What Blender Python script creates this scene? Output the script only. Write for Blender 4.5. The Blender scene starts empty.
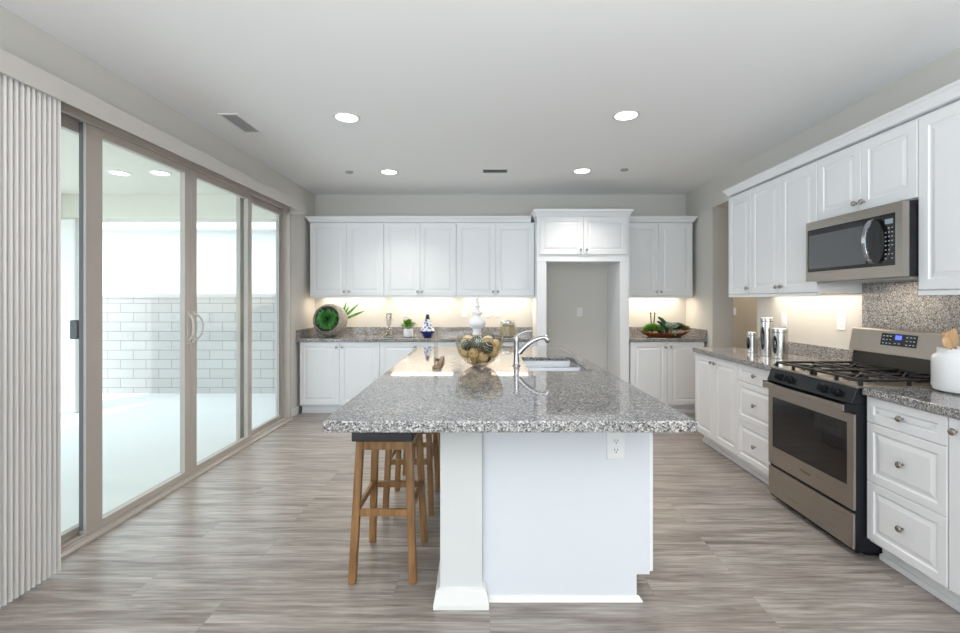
import bpy, bmesh, math, random
from mathutils import Vector, Matrix
random.seed(7)
sc = bpy.context.scene
COL = sc.collection
R = math.radians

# ------------------------------------------------------------------ camera
EYE = 1.378
F_PX = 465.0
cam = bpy.data.cameras.new('camera')
camo = bpy.data.objects.new('camera', cam)
COL.objects.link(camo)
camo.location = (0, 0, EYE)
camo.rotation_euler = (R(90), 0, 0)
cam.sensor_width = 36.0
cam.lens = F_PX / 960 * 36
cam.shift_x = -10 / 960
cam.shift_y = -16.7 / 960
cam.clip_start = 0.05
sc.camera = camo

# ------------------------------------------------------------------ world, sun, big lights, exposure
w = bpy.data.worlds.new('sky'); sc.world = w; w.use_nodes = True
bg = w.node_tree.nodes['Background']
bg.inputs[0].default_value = (0.80, 0.90, 1.0, 1)
bg.inputs[1].default_value = 3.4

def add_light(name, kind, loc, rot, energy, color=(1, 1, 1), parent=None, **kw):
    l = bpy.data.lights.new(name, kind)
    l.energy = energy; l.color = color
    for k, v in kw.items(): setattr(l, k, v)
    o = bpy.data.objects.new(name, l); COL.objects.link(o)
    o.location = loc; o.rotation_euler = rot
    if parent: o.parent = parent
    return o

sun = add_light('sun', 'SUN', (0, 0, 10), (0, 0, 0), 1.5, (1, 0.97, 0.92), angle=R(1.0))
sun.rotation_euler = Vector((0.42, 0.62, -0.95)).to_track_quat('-Z', 'Y').to_euler()
# added fill lamp behind the camera, standing for daylight at an invented window
add_light('rear_window_fill', 'AREA', (0.1, -3.75, 1.45), (R(90), 0, 0), 40, (0.86, 0.97, 1.0), shape='RECTANGLE', size=4.4, size_y=2.3)
# added unseen lamp behind the camera, aimed up to brighten the ceiling
add_light('ceiling_bounce_fill', 'AREA', (0.1, -1.7, 0.9), (R(180), 0, 0), 250, (0.93, 0.96, 1.0), shape='RECTANGLE', size=3.6, size_y=2.6)

sc.view_settings.view_transform = 'Standard'
sc.view_settings.look = 'None'
sc.view_settings.exposure = 0.09
sc.view_settings.gamma = 1.0
sc.view_settings.use_curve_mapping = False
sc.cycles.use_denoising = True
sc.cycles.max_bounces = 10
sc.cycles.diffuse_bounces = 5
sc.cycles.transparent_max_bounces = 16
sc.cycles.caustics_reflective = False
sc.cycles.caustics_refractive = False
sc.cycles.sample_clamp_indirect = 6

# ------------------------------------------------------------------ materials
def new_mat(name):
    m = bpy.data.materials.new(name); m.use_nodes = True
    nt = m.node_tree
    return m, nt, nt.nodes['Principled BSDF']

def mat(name, col, rough=0.5, metal=0.0, emit=None, estr=0, coat=0.0, spec=None):
    m, nt, b = new_mat(name)
    b.inputs['Base Color'].default_value = (*col, 1)
    b.inputs['Roughness'].default_value = rough
    b.inputs['Metallic'].default_value = metal
    if coat: b.inputs['Coat Weight'].default_value = coat
    if spec is not None: b.inputs['Specular IOR Level'].default_value = spec
    if emit:
        b.inputs['Emission Color'].default_value = (*emit, 1)
        b.inputs['Emission Strength'].default_value = estr
    return m

def N(nt, t, **kw):
    n = nt.nodes.new(t)
    for k, v in kw.items(): setattr(n, k, v)
    return n

def ramp(nt, stops, interp='LINEAR'):
    n = nt.nodes.new('ShaderNodeValToRGB')
    n.color_ramp.interpolation = interp
    els = n.color_ramp.elements
    while len(els) < len(stops): els.new(0.5)
    for e, (p, c) in zip(els, stops):
        e.position = p; e.color = (*c, 1)
    return n

def coords(nt, scale=(1, 1, 1), kind='Object'):
    tc = N(nt, 'ShaderNodeTexCoord'); mp = N(nt, 'ShaderNodeMapping')
    mp.inputs['Scale'].default_value = scale
    nt.links.new(tc.outputs[kind], mp.inputs['Vector'])
    return mp.outputs['Vector']

def painted(name, col, rough, bump=0.0, bscale=120):
    m, nt, b = new_mat(name)
    b.inputs['Base Color'].default_value = (*col, 1)
    b.inputs['Roughness'].default_value = rough
    if bump:
        v = coords(nt)
        n = N(nt, 'ShaderNodeTexNoise'); n.inputs['Scale'].default_value = bscale
        nt.links.new(v, n.inputs['Vector'])
        bp = N(nt, 'ShaderNodeBump'); bp.inputs['Strength'].default_value = bump; bp.inputs['Distance'].default_value = 0.002
        nt.links.new(n.outputs[0], bp.inputs['Height'])
        nt.links.new(bp.outputs[0], b.inputs['Normal'])
    return m

def granite(name):
    m, nt, b = new_mat(name)
    v = coords(nt)
    vo = N(nt, 'ShaderNodeTexVoronoi'); vo.inputs['Scale'].default_value = 190
    nt.links.new(v, vo.inputs['Vector'])
    sep = N(nt, 'ShaderNodeSeparateColor'); nt.links.new(vo.outputs['Color'], sep.inputs[0])
    r1 = ramp(nt, [(0.0, (0.06, 0.06, 0.07)), (0.16, (0.17, 0.165, 0.168)), (0.40, (0.29, 0.28, 0.275)), (0.68, (0.42, 0.405, 0.39)), (0.88, (0.60, 0.585, 0.57))], 'CONSTANT')
    nt.links.new(sep.outputs[0], r1.inputs[0])
    no = N(nt, 'ShaderNodeTexNoise'); no.inputs['Scale'].default_value = 9; no.inputs['Detail'].default_value = 3
    nt.links.new(v, no.inputs['Vector'])
    r2 = ramp(nt, [(0.35, (0.86, 0.86, 0.88)), (0.65, (1.0, 0.98, 0.96))])
    nt.links.new(no.outputs[0], r2.inputs[0])
    mx = N(nt, 'ShaderNodeMix', data_type='RGBA', blend_type='MULTIPLY'); mx.inputs[0].default_value = 1
    nt.links.new(r1.outputs[0], mx.inputs[6]); nt.links.new(r2.outputs[0], mx.inputs[7])
    nt.links.new(mx.outputs[2], b.inputs['Base Color'])
    b.inputs['Roughness'].default_value = 0.045
    b.inputs['IOR'].default_value = 1.65
    return m

def planks(name):
    m, nt, b = new_mat(name)
    v = coords(nt)
    br = N(nt, 'ShaderNodeTexBrick'); br.offset = 0.37; br.offset_frequency = 3; br.squash = 1
    for k, val in (('Scale', 1.0), ('Brick Width', 1.22), ('Row Height', 0.18), ('Mortar Size', 0.0012), ('Bias', 0.0), ('Mortar Smooth', 0.1)):
        br.inputs[k].default_value = val
    br.inputs['Color1'].default_value = (0.0, 0.0, 0.0, 1); br.inputs['Color2'].default_value = (1, 1, 1, 1); br.inputs['Mortar'].default_value = (0.5, 0.5, 0.5, 1)
    nt.links.new(v, br.inputs['Vector'])
    # per plank shift of the grain
    sx = N(nt, 'ShaderNodeSeparateColor'); nt.links.new(br.outputs['Color'], sx.inputs[0])
    mul = N(nt, 'ShaderNodeMath', operation='MULTIPLY'); mul.inputs[1].default_value = 7.3
    nt.links.new(sx.outputs[0], mul.inputs[0])
    cmb = N(nt, 'ShaderNodeCombineXYZ'); nt.links.new(mul.outputs[0], cmb.inputs[2])
    def grain(sc_, detail, dist):
        mp = N(nt, 'ShaderNodeMapping'); mp.inputs['Scale'].default_value = sc_
        nt.links.new(v, mp.inputs['Vector'])
        ad = N(nt, 'ShaderNodeVectorMath', operation='ADD')
        nt.links.new(mp.outputs[0], ad.inputs[0]); nt.links.new(cmb.outputs[0], ad.inputs[1])
        n = N(nt, 'ShaderNodeTexNoise'); n.inputs['Scale'].default_value = 1; n.inputs['Detail'].default_value = detail; n.inputs['Distortion'].default_value = dist
        n.inputs['Roughness'].default_value = 0.6
        nt.links.new(ad.outputs[0], n.inputs['Vector'])
        return n.outputs[0]
    g1 = grain((1.3, 18, 1), 6, 0.9)
    g2 = grain((5, 75, 1), 3, 0.2)
    r1 = ramp(nt, [(0.28, (0.18, 0.145, 0.125)), (0.42, (0.295, 0.25, 0.22)), (0.56, (0.40, 0.355, 0.32)), (0.75, (0.51, 0.465, 0.43))])
    nt.links.new(g1, r1.inputs[0])
    r2 = ramp(nt, [(0.3, (0.66, 0.66, 0.66)), (0.7, (1.18, 1.18, 1.18))])
    nt.links.new(g2, r2.inputs[0])
    mx = N(nt, 'ShaderNodeMix', data_type='RGBA', blend_type='MULTIPLY'); mx.inputs[0].default_value = 1
    nt.links.new(r1.outputs[0], mx.inputs[6]); nt.links.new(r2.outputs[0], mx.inputs[7])
    r3 = ramp(nt, [(0.0, (0.93, 0.925, 0.92)), (1.0, (1.05, 1.05, 1.05))])
    nt.links.new(sx.outputs[0], r3.inputs[0])
    mx2 = N(nt, 'ShaderNodeMix', data_type='RGBA', blend_type='MULTIPLY'); mx2.inputs[0].default_value = 1
    nt.links.new(mx.outputs[2], mx2.inputs[6]); nt.links.new(r3.outputs[0], mx2.inputs[7])
    mx3 = N(nt, 'ShaderNodeMix', data_type='RGBA')
    nt.links.new(br.outputs['Fac'], mx3.inputs[0])
    nt.links.new(mx2.outputs[2], mx3.inputs[6]); mx3.inputs[7].default_value = (0.26, 0.225, 0.20, 1)
    nt.links.new(mx3.outputs[2], b.inputs['Base Color'])
    b.inputs['Roughness'].default_value = 0.30
    bp = N(nt, 'ShaderNodeBump'); bp.inputs['Strength'].default_value = 0.12; bp.inputs['Distance'].default_value = 0.002
    nt.links.new(g2, bp.inputs['Height']); nt.links.new(bp.outputs[0], b.inputs['Normal'])
    return m

def blockwork(name):
    m, nt, b = new_mat(name)
    tc = N(nt, 'ShaderNodeTexCoord'); sp = N(nt, 'ShaderNodeSeparateXYZ'); cb = N(nt, 'ShaderNodeCombineXYZ')
    nt.links.new(tc.outputs['Object'], sp.inputs[0])
    nt.links.new(sp.outputs[0], cb.inputs[0]); nt.links.new(sp.outputs[2], cb.inputs[1])
    br = N(nt, 'ShaderNodeTexBrick')
    for k, val in (('Scale', 1.0), ('Brick Width', 0.40), ('Row Height', 0.147), ('Mortar Size', 0.006)):
        br.inputs[k].default_value = val
    br.inputs['Color1'].default_value = (0.56, 0.545, 0.53, 1); br.inputs['Color2'].default_value = (0.52, 0.50, 0.485, 1); br.inputs['Mortar'].default_value = (0.33, 0.315, 0.30, 1)
    nt.links.new(cb.outputs[0], br.inputs['Vector'])
    nt.links.new(br.outputs['Color'], b.inputs['Base Color'])
    b.inputs['Roughness'].default_value = 0.9
    return m

def thin_glass(name, tint=(0.93, 0.97, 0.96), refl=1.0):
    m, nt, b = new_mat(name)
    nt.nodes.remove(b)
    tr = N(nt, 'ShaderNodeBsdfTransparent'); tr.inputs[0].default_value = (*tint, 1)
    gl = N(nt, 'ShaderNodeBsdfGlossy'); gl.inputs['Roughness'].default_value = 0.01
    lw = N(nt, 'ShaderNodeLayerWeight')
    pw = N(nt, 'ShaderNodeMath', operation='POWER'); pw.inputs[1].default_value = 5
    nt.links.new(lw.outputs['Facing'], pw.inputs[0])
    mu = N(nt, 'ShaderNodeMath', operation='MULTIPLY_ADD'); mu.inputs[1].default_value = 0.6 * refl; mu.inputs[2].default_value = 0.03 * refl
    mx = N(nt, 'ShaderNodeMixShader')
    nt.links.new(pw.outputs[0], mu.inputs[0]); nt.links.new(mu.outputs[0], mx.inputs[0])
    nt.links.new(tr.outputs[0], mx.inputs[1]); nt.links.new(gl.outputs[0], mx.inputs[2])
    nt.links.new(mx.outputs[0], nt.nodes['Material Output'].inputs[0])
    return m

def wood(name, dark, light, scale=(30, 30, 3), rough=0.45):
    m, nt, b = new_mat(name)
    v = coords(nt, scale)
    n = N(nt, 'ShaderNodeTexNoise'); n.inputs['Scale'].default_value = 1; n.inputs['Detail'].default_value = 4
    nt.links.new(v, n.inputs['Vector'])
    r = ramp(nt, [(0.3, dark), (0.7, light)])
    nt.links.new(n.outputs[0], r.inputs[0]); nt.links.new(r.outputs[0], b.inputs['Base Color'])
    b.inputs['Roughness'].default_value = rough
    return m

def speckle(name, stops, scale, rough=0.7, bump=0.3, tex='voronoi'):
    m, nt, b = new_mat(name)
    v = coords(nt)
    if tex == 'voronoi':
        n = N(nt, 'ShaderNodeTexVoronoi'); out = 'Distance'
    elif tex == 'wave':
        n = N(nt, 'ShaderNodeTexWave'); out = 'Fac'; n.inputs['Distortion'].default_value = 5; n.inputs['Detail'].default_value = 1; n.inputs['Detail Scale'].default_value = 1.2
    else:
        n = N(nt, 'ShaderNodeTexNoise'); out = 'Fac'; n.inputs['Detail'].default_value = 4
    n.inputs['Scale'].default_value = scale
    nt.links.new(v, n.inputs['Vector'])
    r = ramp(nt, stops); nt.links.new(n.outputs[out], r.inputs[0]); nt.links.new(r.outputs[0], b.inputs['Base Color'])
    b.inputs['Roughness'].default_value = rough
    if bump:
        bp = N(nt, 'ShaderNodeBump'); bp.inputs['Strength'].default_value = bump; bp.inputs['Distance'].default_value = 0.004
        nt.links.new(n.outputs[out], bp.inputs['Height']); nt.links.new(bp.outputs[0], b.inputs['Normal'])
    return m

def brushed(name, col, rough=0.3, stretch=(3, 3, 220)):
    m, nt, b = new_mat(name)
    b.inputs['Base Color'].default_value = (*col, 1); b.inputs['Metallic'].default_value = 1
    v = coords(nt, stretch)
    n = N(nt, 'ShaderNodeTexNoise'); n.inputs['Scale'].default_value = 1; n.inputs['Detail'].default_value = 2
    nt.links.new(v, n.inputs['Vector'])
    mr = N(nt, 'ShaderNodeMapRange'); mr.inputs['To Min'].default_value = rough - 0.07; mr.inputs['To Max'].default_value = rough + 0.07
    nt.links.new(n.outputs[0], mr.inputs[0]); nt.links.new(mr.outputs[0], b.inputs['Roughness'])
    return m

M = dict(
    wall=painted('wall_paint', (0.62, 0.60, 0.565), 0.8, 0.15),
    hallwall=painted('hall_paint', (0.50, 0.42, 0.31), 0.8, 0.1),
    ceiling=painted('ceiling_paint', (0.87, 0.87, 0.875), 0.9, 0.2, 90),
    trim=painted('trim_paint', (0.80, 0.79, 0.77), 0.45),
    cab=painted('cabinet_white', (0.81, 0.815, 0.835), 0.38),
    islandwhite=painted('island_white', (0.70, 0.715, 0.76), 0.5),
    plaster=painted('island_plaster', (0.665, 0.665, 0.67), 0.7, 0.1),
    floor=planks('floor_planks'),
    granite=granite('granite'),
    alu=painted('taupe_aluminium', (0.47, 0.42, 0.38), 0.42),
    gasket=mat('rubber_gasket', (0.12, 0.13, 0.14), 0.6),
    glass=thin_glass('door_glass', (0.95, 0.985, 0.975)),
    clear=thin_glass('clear_glass', (0.90, 0.92, 0.91), 1.6),
    crystal=thin_glass('crystal', (0.80, 0.80, 0.79), 3.0),
    bowlglass=thin_glass('bowl_glass', (0.93, 0.90, 0.84), 1.6),
    blind=mat('blind_fabric', (0.62, 0.585, 0.56), 0.6),
    valance=painted('valance_vinyl', (0.55, 0.52, 0.485), 0.55),
    handle=mat('pull_beige', (0.60, 0.56, 0.52), 0.35),
    nickel=mat('satin_nickel', (0.42, 0.38, 0.34), 0.25, 1.0),
    chrome=mat('chrome', (0.55, 0.56, 0.59), 0.07, 1.0),
    steel=brushed('stainless', (0.42, 0.385, 0.345), 0.3),
    sinksteel=mat('sink_steel', (0.27, 0.27, 0.28), 0.30, 1.0),
    cansteel=mat('canister_steel', (0.60, 0.58, 0.56), 0.2, 1.0),
    black=mat('black_enamel', (0.010, 0.011, 0.014), 0.16, spec=.3),
    blackglass=mat('black_glass', (0.008, 0.008, 0.009), 0.04),
    winglass=mat('grey_glass', (0.10, 0.105, 0.11), 0.10),
    iron=mat('cast_iron', (0.007, 0.007, 0.008), 0.5),
    button=mat('button_print', (0.45, 0.48, 0.52), 0.5),
    lcd=mat('lcd', (0.30, 0.36, 0.42), 0.3),
    blue_led=mat('blue_led', (0.01, 0.02, 0.3), 0.4, emit=(0.08, 0.12, 1.0), estr=2.0),
    badge=mat('badge_dark', (0.10, 0.07, 0.06), 0.4),
    dark=mat('dark_void', (0.02, 0.02, 0.022), 0.8),
    vent=mat('vent_metal', (0.40, 0.395, 0.39), 0.5),
    lamp=mat('lamp_lens', (1, 1, 1), 0.5, emit=(1, 0.97, 0.92), estr=9),
    lamptrim=mat('lamp_trim', (0.78, 0.78, 0.78), 0.5),
    plastic=mat('white_plastic', (0.80, 0.80, 0.81), 0.35),
    stool=wood('stool_wood', (0.17, 0.08, 0.028), (0.34, 0.175, 0.065), (40, 40, 5), 0.4),
    seat=mat('seat_dark', (0.025, 0.024, 0.026), 0.5),
    paleWood=wood('utensil_wood', (0.50, 0.30, 0.15), (0.66, 0.43, 0.24), (60, 60, 9), 0.5),
    trayWood=wood('tray_wood', (0.13, 0.035, 0.012), (0.33, 0.10, 0.03), (8, 50, 50), 0.35),
    standWood=wood('stand_wood', (0.22, 0.13, 0.07), (0.42, 0.28, 0.17), (60, 10, 60), 0.5),
    ceramic=mat('white_ceramic', (0.80, 0.80, 0.81), 0.18),
    matteWhite=mat('matte_white', (0.82, 0.82, 0.83), 0.35),
    cream=speckle('cream_wicker', [(0.0, (0.86, 0.72, 0.46)), (0.5, (0.78, 0.61, 0.36)), (0.85, (0.42, 0.28, 0.13))], 75, 0.7, 0.8),
    greenball=speckle('green_striped', [(0.0, (0.015, 0.03, 0.022)), (0.90, (0.02, 0.04, 0.03)), (0.96, (0.62, 0.62, 0.54)), (1.0, (0.70, 0.70, 0.62))], 23, 0.5, 0.1, 'wave'),
    terrazzo=speckle('terrazzo', [(0.3, (0.13, 0.12, 0.10)), (0.48, (0.32, 0.30, 0.26)), (0.68, (0.55, 0.52, 0.46))], 75, 0.85, 0.6, 'noise'),
    leaf=speckle('leaf_green', [(0.3, (0.03, 0.15, 0.03)), (0.7, (0.13, 0.42, 0.10))], 30, 0.45, 0, 'noise'),
    leafLight=speckle('leaf_light', [(0.3, (0.06, 0.20, 0.015)), (0.7, (0.22, 0.44, 0.06))], 40, 0.5, 0, 'noise'),
    leafDark=speckle('leaf_dark', [(0.3, (0.008, 0.035, 0.015)), (0.7, (0.03, 0.11, 0.04))], 30, 0.45, 0, 'noise'),
    leafGrey=speckle('leaf_grey', [(0.3, (0.20, 0.32, 0.24)), (0.7, (0.50, 0.60, 0.50))], 25, 0.6, 0, 'noise'),
    leafOlive=speckle('leaf_olive', [(0.3, (0.10, 0.09, 0.02)), (0.7, (0.26, 0.22, 0.06))], 25, 0.6, 0, 'noise'),
    soil=mat('soil', (0.03, 0.02, 0.015), 0.9),
    moss=speckle('moss', [(0.3, (0.05, 0.08, 0.02)), (0.7, (0.16, 0.20, 0.07))], 60, 0.9, 0.5, 'noise'),
    cobalt=mat('cobalt_glaze', (0.012, 0.022, 0.16), 0.15),
    inkblue=mat('ink_glaze', (0.008, 0.01, 0.035), 0.2),
    bluewhite=speckle('blue_white_glaze', [(0.0, (0.06, 0.10, 0.32)), (0.36, (0.10, 0.15, 0.40)), (0.48, (0.74, 0.76, 0.80))], 30, 0.2, 0),
    pasta=speckle('jar_contents', [(0.0, (0.80, 0.62, 0.38)), (0.5, (0.66, 0.46, 0.25)), (0.9, (0.42, 0.26, 0.12))], 60, 0.8, 0.6),
    concrete=painted('patio_concrete', (0.74, 0.74, 0.735), 0.85, 0.2, 40),
    block=blockwork('block_wall'),
    cap=mat('block_cap', (0.62, 0.58, 0.57), 0.9),
    stucco=painted('patio_stucco', (0.70, 0.68, 0.60), 0.9, 0.3, 60),
    pstucco=painted('pillar_stucco', (0.72, 0.71, 0.68), 0.9, 0.3, 60),
    house=mat('neighbour_stucco', (0.74, 0.735, 0.72), 0.9),
    fascia=mat('fascia_white', (0.85, 0.85, 0.85), 0.7),
    roof=mat('roof_tile', (0.42, 0.36, 0.32), 0.9),
)

# ------------------------------------------------------------------ mesh helpers
class MB:
    def __init__(s): s.bm = bmesh.new()
    def box(s, x0, x1, y0, y1, z0, z1, f=None):
        v = [s.bm.verts.new(f(x, y, z) if f else (x, y, z)) for z in (z0, z1) for y in (y0, y1) for x in (x0, x1)]
        for q in ((0, 2, 3, 1), (4, 5, 7, 6), (0, 1, 5, 4), (2, 6, 7, 3), (0, 4, 6, 2), (1, 3, 7, 5)):
            s.bm.faces.new([v[i] for i in q])
        return s
    def loft(s, loops, cap0=True, cap1=True, closed=True):
        vs = [[s.bm.verts.new(p) for p in lp] for lp in loops]
        n = len(vs[0])
        for a, b in zip(vs, vs[1:]):
            for i in range(n if closed else n - 1):
                j = (i + 1) % n
                s.bm.faces.new((a[i], a[j], b[j], b[i]))
        if cap0: s.bm.faces.new(vs[0][::-1])
        if cap1: s.bm.faces.new(vs[-1])
        return s
    def rects(s, lst, cap0=True, cap1=True, f=None):
        f = f or (lambda x, y, z: (x, y, z))
        return s.loft([[f(x0, y0, z), f(x1, y0, z), f(x1, y1, z), f(x0, y1, z)] for x0, x1, y0, y1, z in lst], cap0, cap1)
    def panel(s, x0, x1, z0, z1, prof):
        """stack of rectangle loops in the xz plane: prof = [(inset, y)]"""
        return s.loft([[(x0 + d, y, z0 + d), (x1 - d, y, z0 + d), (x1 - d, y, z1 - d), (x0 + d, y, z1 - d)] for d, y in prof])
    def lathe(s, prof, c=(0, 0, 0), seg=24, mtx=None, cap0=True, cap1=True):
        mtx = mtx or Matrix.Identity(4); c = Vector(c)
        loops = []
        for r, z in prof:
            r = max(r, 1e-4)
            loops.append([c + mtx @ Vector((r * math.cos(2 * math.pi * i / seg), r * math.sin(2 * math.pi * i / seg), z)) for i in range(seg)])
        return s.loft(loops, cap0, cap1)
    def tube(s, pts, r, seg=10, caps=True):
        pts = [Vector(p) for p in pts]
        rr = r if isinstance(r, (list, tuple)) else [r] * len(pts)
        loops = []; up = None
        for i, p in enumerate(pts):
            d = (pts[min(i + 1, len(pts) - 1)] - pts[max(i - 1, 0)]).normalized()
            if up is None:
                up = Vector((0, 0, 1)) if abs(d.z) < 0.9 else Vector((1, 0, 0))
            sx = d.cross(up).normalized(); up = sx.cross(d).normalized()
            loops.append([p + (sx * math.cos(2 * math.pi * k / seg) + up * math.sin(2 * math.pi * k / seg)) * rr[i] for k in range(seg)])
        return s.loft(loops, caps, caps)
    def beam(s, a, b, w, d, wdir=(1, 0, 0)):
        """square bar from a to b"""
        a = Vector(a); b = Vector(b); wd = Vector(wdir)
        dr = (b - a).normalized(); dd = dr.cross(wd).normalized()
        lp = lambda p: [p - wd * w / 2 - dd * d / 2, p + wd * w / 2 - dd * d / 2, p + wd * w / 2 + dd * d / 2, p - wd * w / 2 + dd * d / 2]
        return s.loft([lp(a), lp(b)])
    def sphere(s, c, r, u=16, v=10, scale=(1, 1, 1), mtx=None):
        mm = Matrix.Translation(c) @ (mtx or Matrix.Identity(4)) @ Matrix.Diagonal((*scale, 1))
        bmesh.ops.create_uvsphere(s.bm, u_segments=u, v_segments=v, radius=r, matrix=mm)
        return s
    def leaf(s, base, direction, length, width, bend=0.4, up=(0, 0, 1), n=5, thick=0.15):
        """a bent, folded blade"""
        d = Vector(direction).normalized(); up = Vector(up)
        side = d.cross(up)
        if side.length < 1e-3: side = d.cross(Vector((1, 0, 0)))
        side.normalize(); nn = side.cross(d).normalized()
        p = Vector(base); loops = []
        for i in range(n + 1):
            t = i / n
            ww = width * (math.sin(math.pi * min(1, 0.12 + 0.88 * t)) ** 0.7 if t < 1 else 0.02) * 0.5
            th = max(ww * thick, 0.0004)
            loops.append([p - side * ww + nn * ww * 0.3, p - nn * th, p + side * ww + nn * ww * 0.3, p + nn * th])
            dd = (d - up * bend * t * t).normalized()
            p = p + dd * (length / n)
        return s.loft(loops)
    def build(s, name, m, parent=None, smooth=False, bevel=0, loc=None, seg=2):
        bmesh.ops.recalc_face_normals(s.bm, faces=s.bm.faces)
        me = bpy.data.meshes.new(name); s.bm.to_mesh(me); s.bm.free()
        me.materials.append(M[m] if isinstance(m, str) else m)
        if smooth:
            me.polygons.foreach_set('use_smooth', [True] * len(me.polygons))
            me.set_sharp_from_angle(angle=R(40))
        o = bpy.data.objects.new(name, me); COL.objects.link(o)
        if parent: o.parent = parent
        if loc: o.location = loc
        if bevel:
            b = o.modifiers.new('bevel', 'BEVEL'); b.width = bevel; b.segments = seg; b.limit_method = 'ANGLE'; b.angle_limit = R(50)
        return o

def tag(o, label=None, cat=None, group=None, kind=None):
    if label: o['label'] = label
    if cat: o['category'] = cat
    if group: o['group'] = group
    if kind: o['kind'] = kind
    return o

def thing(name, label, cat, loc=(0, 0, 0), rz=0, group=None, kind=None):
    o = bpy.data.objects.new(name, None); COL.objects.link(o)
    o.empty_display_size = 0.05
    o.location = loc; o.rotation_euler = (0, 0, rz)
    return tag(o, label, cat, group, kind)

def struct(name, mb, m, label=None, cat=None, **kw):
    return tag(mb.build(name, m, **kw), label, cat, None, 'structure')

# ------------------------------------------------------------------ room shell
XL, XR, YB, ZC = -2.33, 2.61, 6.20, 2.78
YR = -3.6                         # rear wall of the great room, behind the camera
DY0, DY1, DH = 1.84, 5.38, 2.50   # sliding door opening
OY0, OY1, OH = 4.545, 5.455, 2.465  # doorway in right wall
struct('floor', MB().box(XL - .02, 4.3, YR, 8.6, -0.05, 0), 'floor', 'grey-beige wood plank floor running across the kitchen', 'floor')
struct('ceiling', MB().box(XL - .17, 4.3, YR - .15, 8.6, ZC, ZC + .1), 'ceiling', 'flat white painted ceiling with recessed lights', 'ceiling')
struct('wall_back', MB().box(XL - .15, 2.85, YB, YB + .15, 0, ZC), 'wall', 'greige back wall above and below the white upper cabinets', 'wall')
struct('wall_left', MB().box(XL - .15, XL, YR, DY0, 0, ZC).box(XL - .15, XL, DY1, YB, 0, ZC).box(XL - .15, XL, DY0, DY1, DH, ZC), 'wall', 'greige left wall around the sliding patio doors', 'wall')
struct('wall_right', MB().box(XR, XR + .24, YR, OY0, 0, ZC).box(XR, XR + .24, OY1, YB, 0, ZC).box(XR, XR + .24, OY0, OY1, OH, ZC), 'wall', 'pale right wall behind the range with a tall doorway', 'wall')
struct('wall_hall', MB().box(3.75, 3.9, 4.0, 8.6, 0, ZC).box(2.85, 3.9, 8.5, 8.6, 0, ZC).box(2.85, 3.9, 3.9, 4.0, 0, ZC), 'hallwall', 'tan hallway wall seen through the doorway', 'wall')
# rear wall; its big window opening is added for the fill light
struct('wall_rear', MB().box(XL, XR, YR - .15, YR, 0, .3).box(XL, XR, YR - .15, YR, 2.6, ZC).box(XL, -2.1, YR - .15, YR, .3, 2.6).box(2.3, XR, YR - .15, YR, .3, 2.6), 'wall', 'great-room wall behind the camera around a wide added window', 'wall')
wr = tag(MB().box(-2.1, 2.3, YR - .12, YR - .04, .3, .36).box(-2.1, 2.3, YR - .12, YR - .04, 2.54, 2.6).box(-2.1, -2.04, YR - .12, YR - .04, .36, 2.54).box(2.24, 2.3, YR - .12, YR - .04, .36, 2.54).box(.07, .13, YR - .12, YR - .04, .36, 2.54).build('added_window_1', 'trim'), 'wide white framed window added behind the camera for fill light', 'window', None, 'structure')  # unseen window, added to go with the rear fill lamp
MB().box(-2.04, .07, YR - .085, YR - .078, .36, 2.54).box(.13, 2.24, YR - .085, YR - .078, .36, 2.54).build('glass', 'glass', wr)

def baseboard(name, x0, x1, y0, y1):
    struct(name, MB().box(x0, x1, y0, y1, 0, .095), 'trim', 'low white baseboard', 'baseboard', bevel=.004)
baseboard('baseboard_left', XL, XL + .014, DY1 + .01, 5.64)
baseboard('baseboard_right', XR - .014, XR, OY1, 5.66)
baseboard('baseboard_hall', 3.736, 3.75, 4.0, 8.5)

# ------------------------------------------------------------------ sliding patio doors (left wall)
d = tag(thing('door_1', 'four-panel taupe framed sliding glass patio door along left wall', 'sliding door', (XL, 0, 0)), kind='structure')
# frame: head, jambs, sill with raised tracks (x local: 0 = wall face, negative = outside)
MB().box(-.12, .03, DY0, DY0 + .035, 0, DH).box(-.12, .03, DY1 - .035, DY1, 0, DH).box(-.12, .03, DY0 + .035, DY1 - .035, 2.425, DH).box(.012, .03, DY0 + .035, DY1 - .035, 2.395, 2.425).build('door_frame', 'alu', d, bevel=.002)
MB().box(-.12, .02, DY0 + .035, DY1 - .035, 0, .02).box(.02, .06, DY0, DY1, 0, .014).box(-.008, .004, DY0 + .035, DY1 - .035, .02, .034).box(-.060, -.050, DY0 + .035, DY1 - .035, .02, .034).build('sill_track', 'alu', d, bevel=.002)
ys = [DY0 + .035, 2.72, 3.612, 4.49, DY1 - .035]
def slide_panel(y0, y1, xc, top, stile0, stile1, glassx=0):
    t = .020
    z0, z1 = .022, top
    f = MB().box(xc - t, xc + t, y0, y0 + stile0, z0, z1).box(xc - t, xc + t, y1 - stile1, y1, z0, z1)
    f.box(xc - t, xc + t, y0 + stile0, y1 - stile1, z0, z0 + .042).box(xc - t, xc + t, y0 + stile0, y1 - stile1, z1 - .075, z1)
    fo = f.build('sliding_panel', 'alu', d, bevel=.003)
    MB().box(xc - .004, xc + .004, y0 + stile0 - .005, y1 - stile1 + .005, z0 + .037, z1 - .07).build('glass', 'glass', fo)
    return fo
top = 2.42
p1 = slide_panel(ys[0], ys[1] + .08, -.075, 2.42, .06, .06)
p2 = slide_panel(ys[1] - .047, ys[2] - .002, -.012, 2.42, .115, .07)
p3 = slide_panel(ys[2] + .002, ys[3] + .045, -.012, 2.42, .07, .075)
p4 = slide_panel(ys[3] - .05, ys[4], -.075, 2.42, .07, .06)
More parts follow.
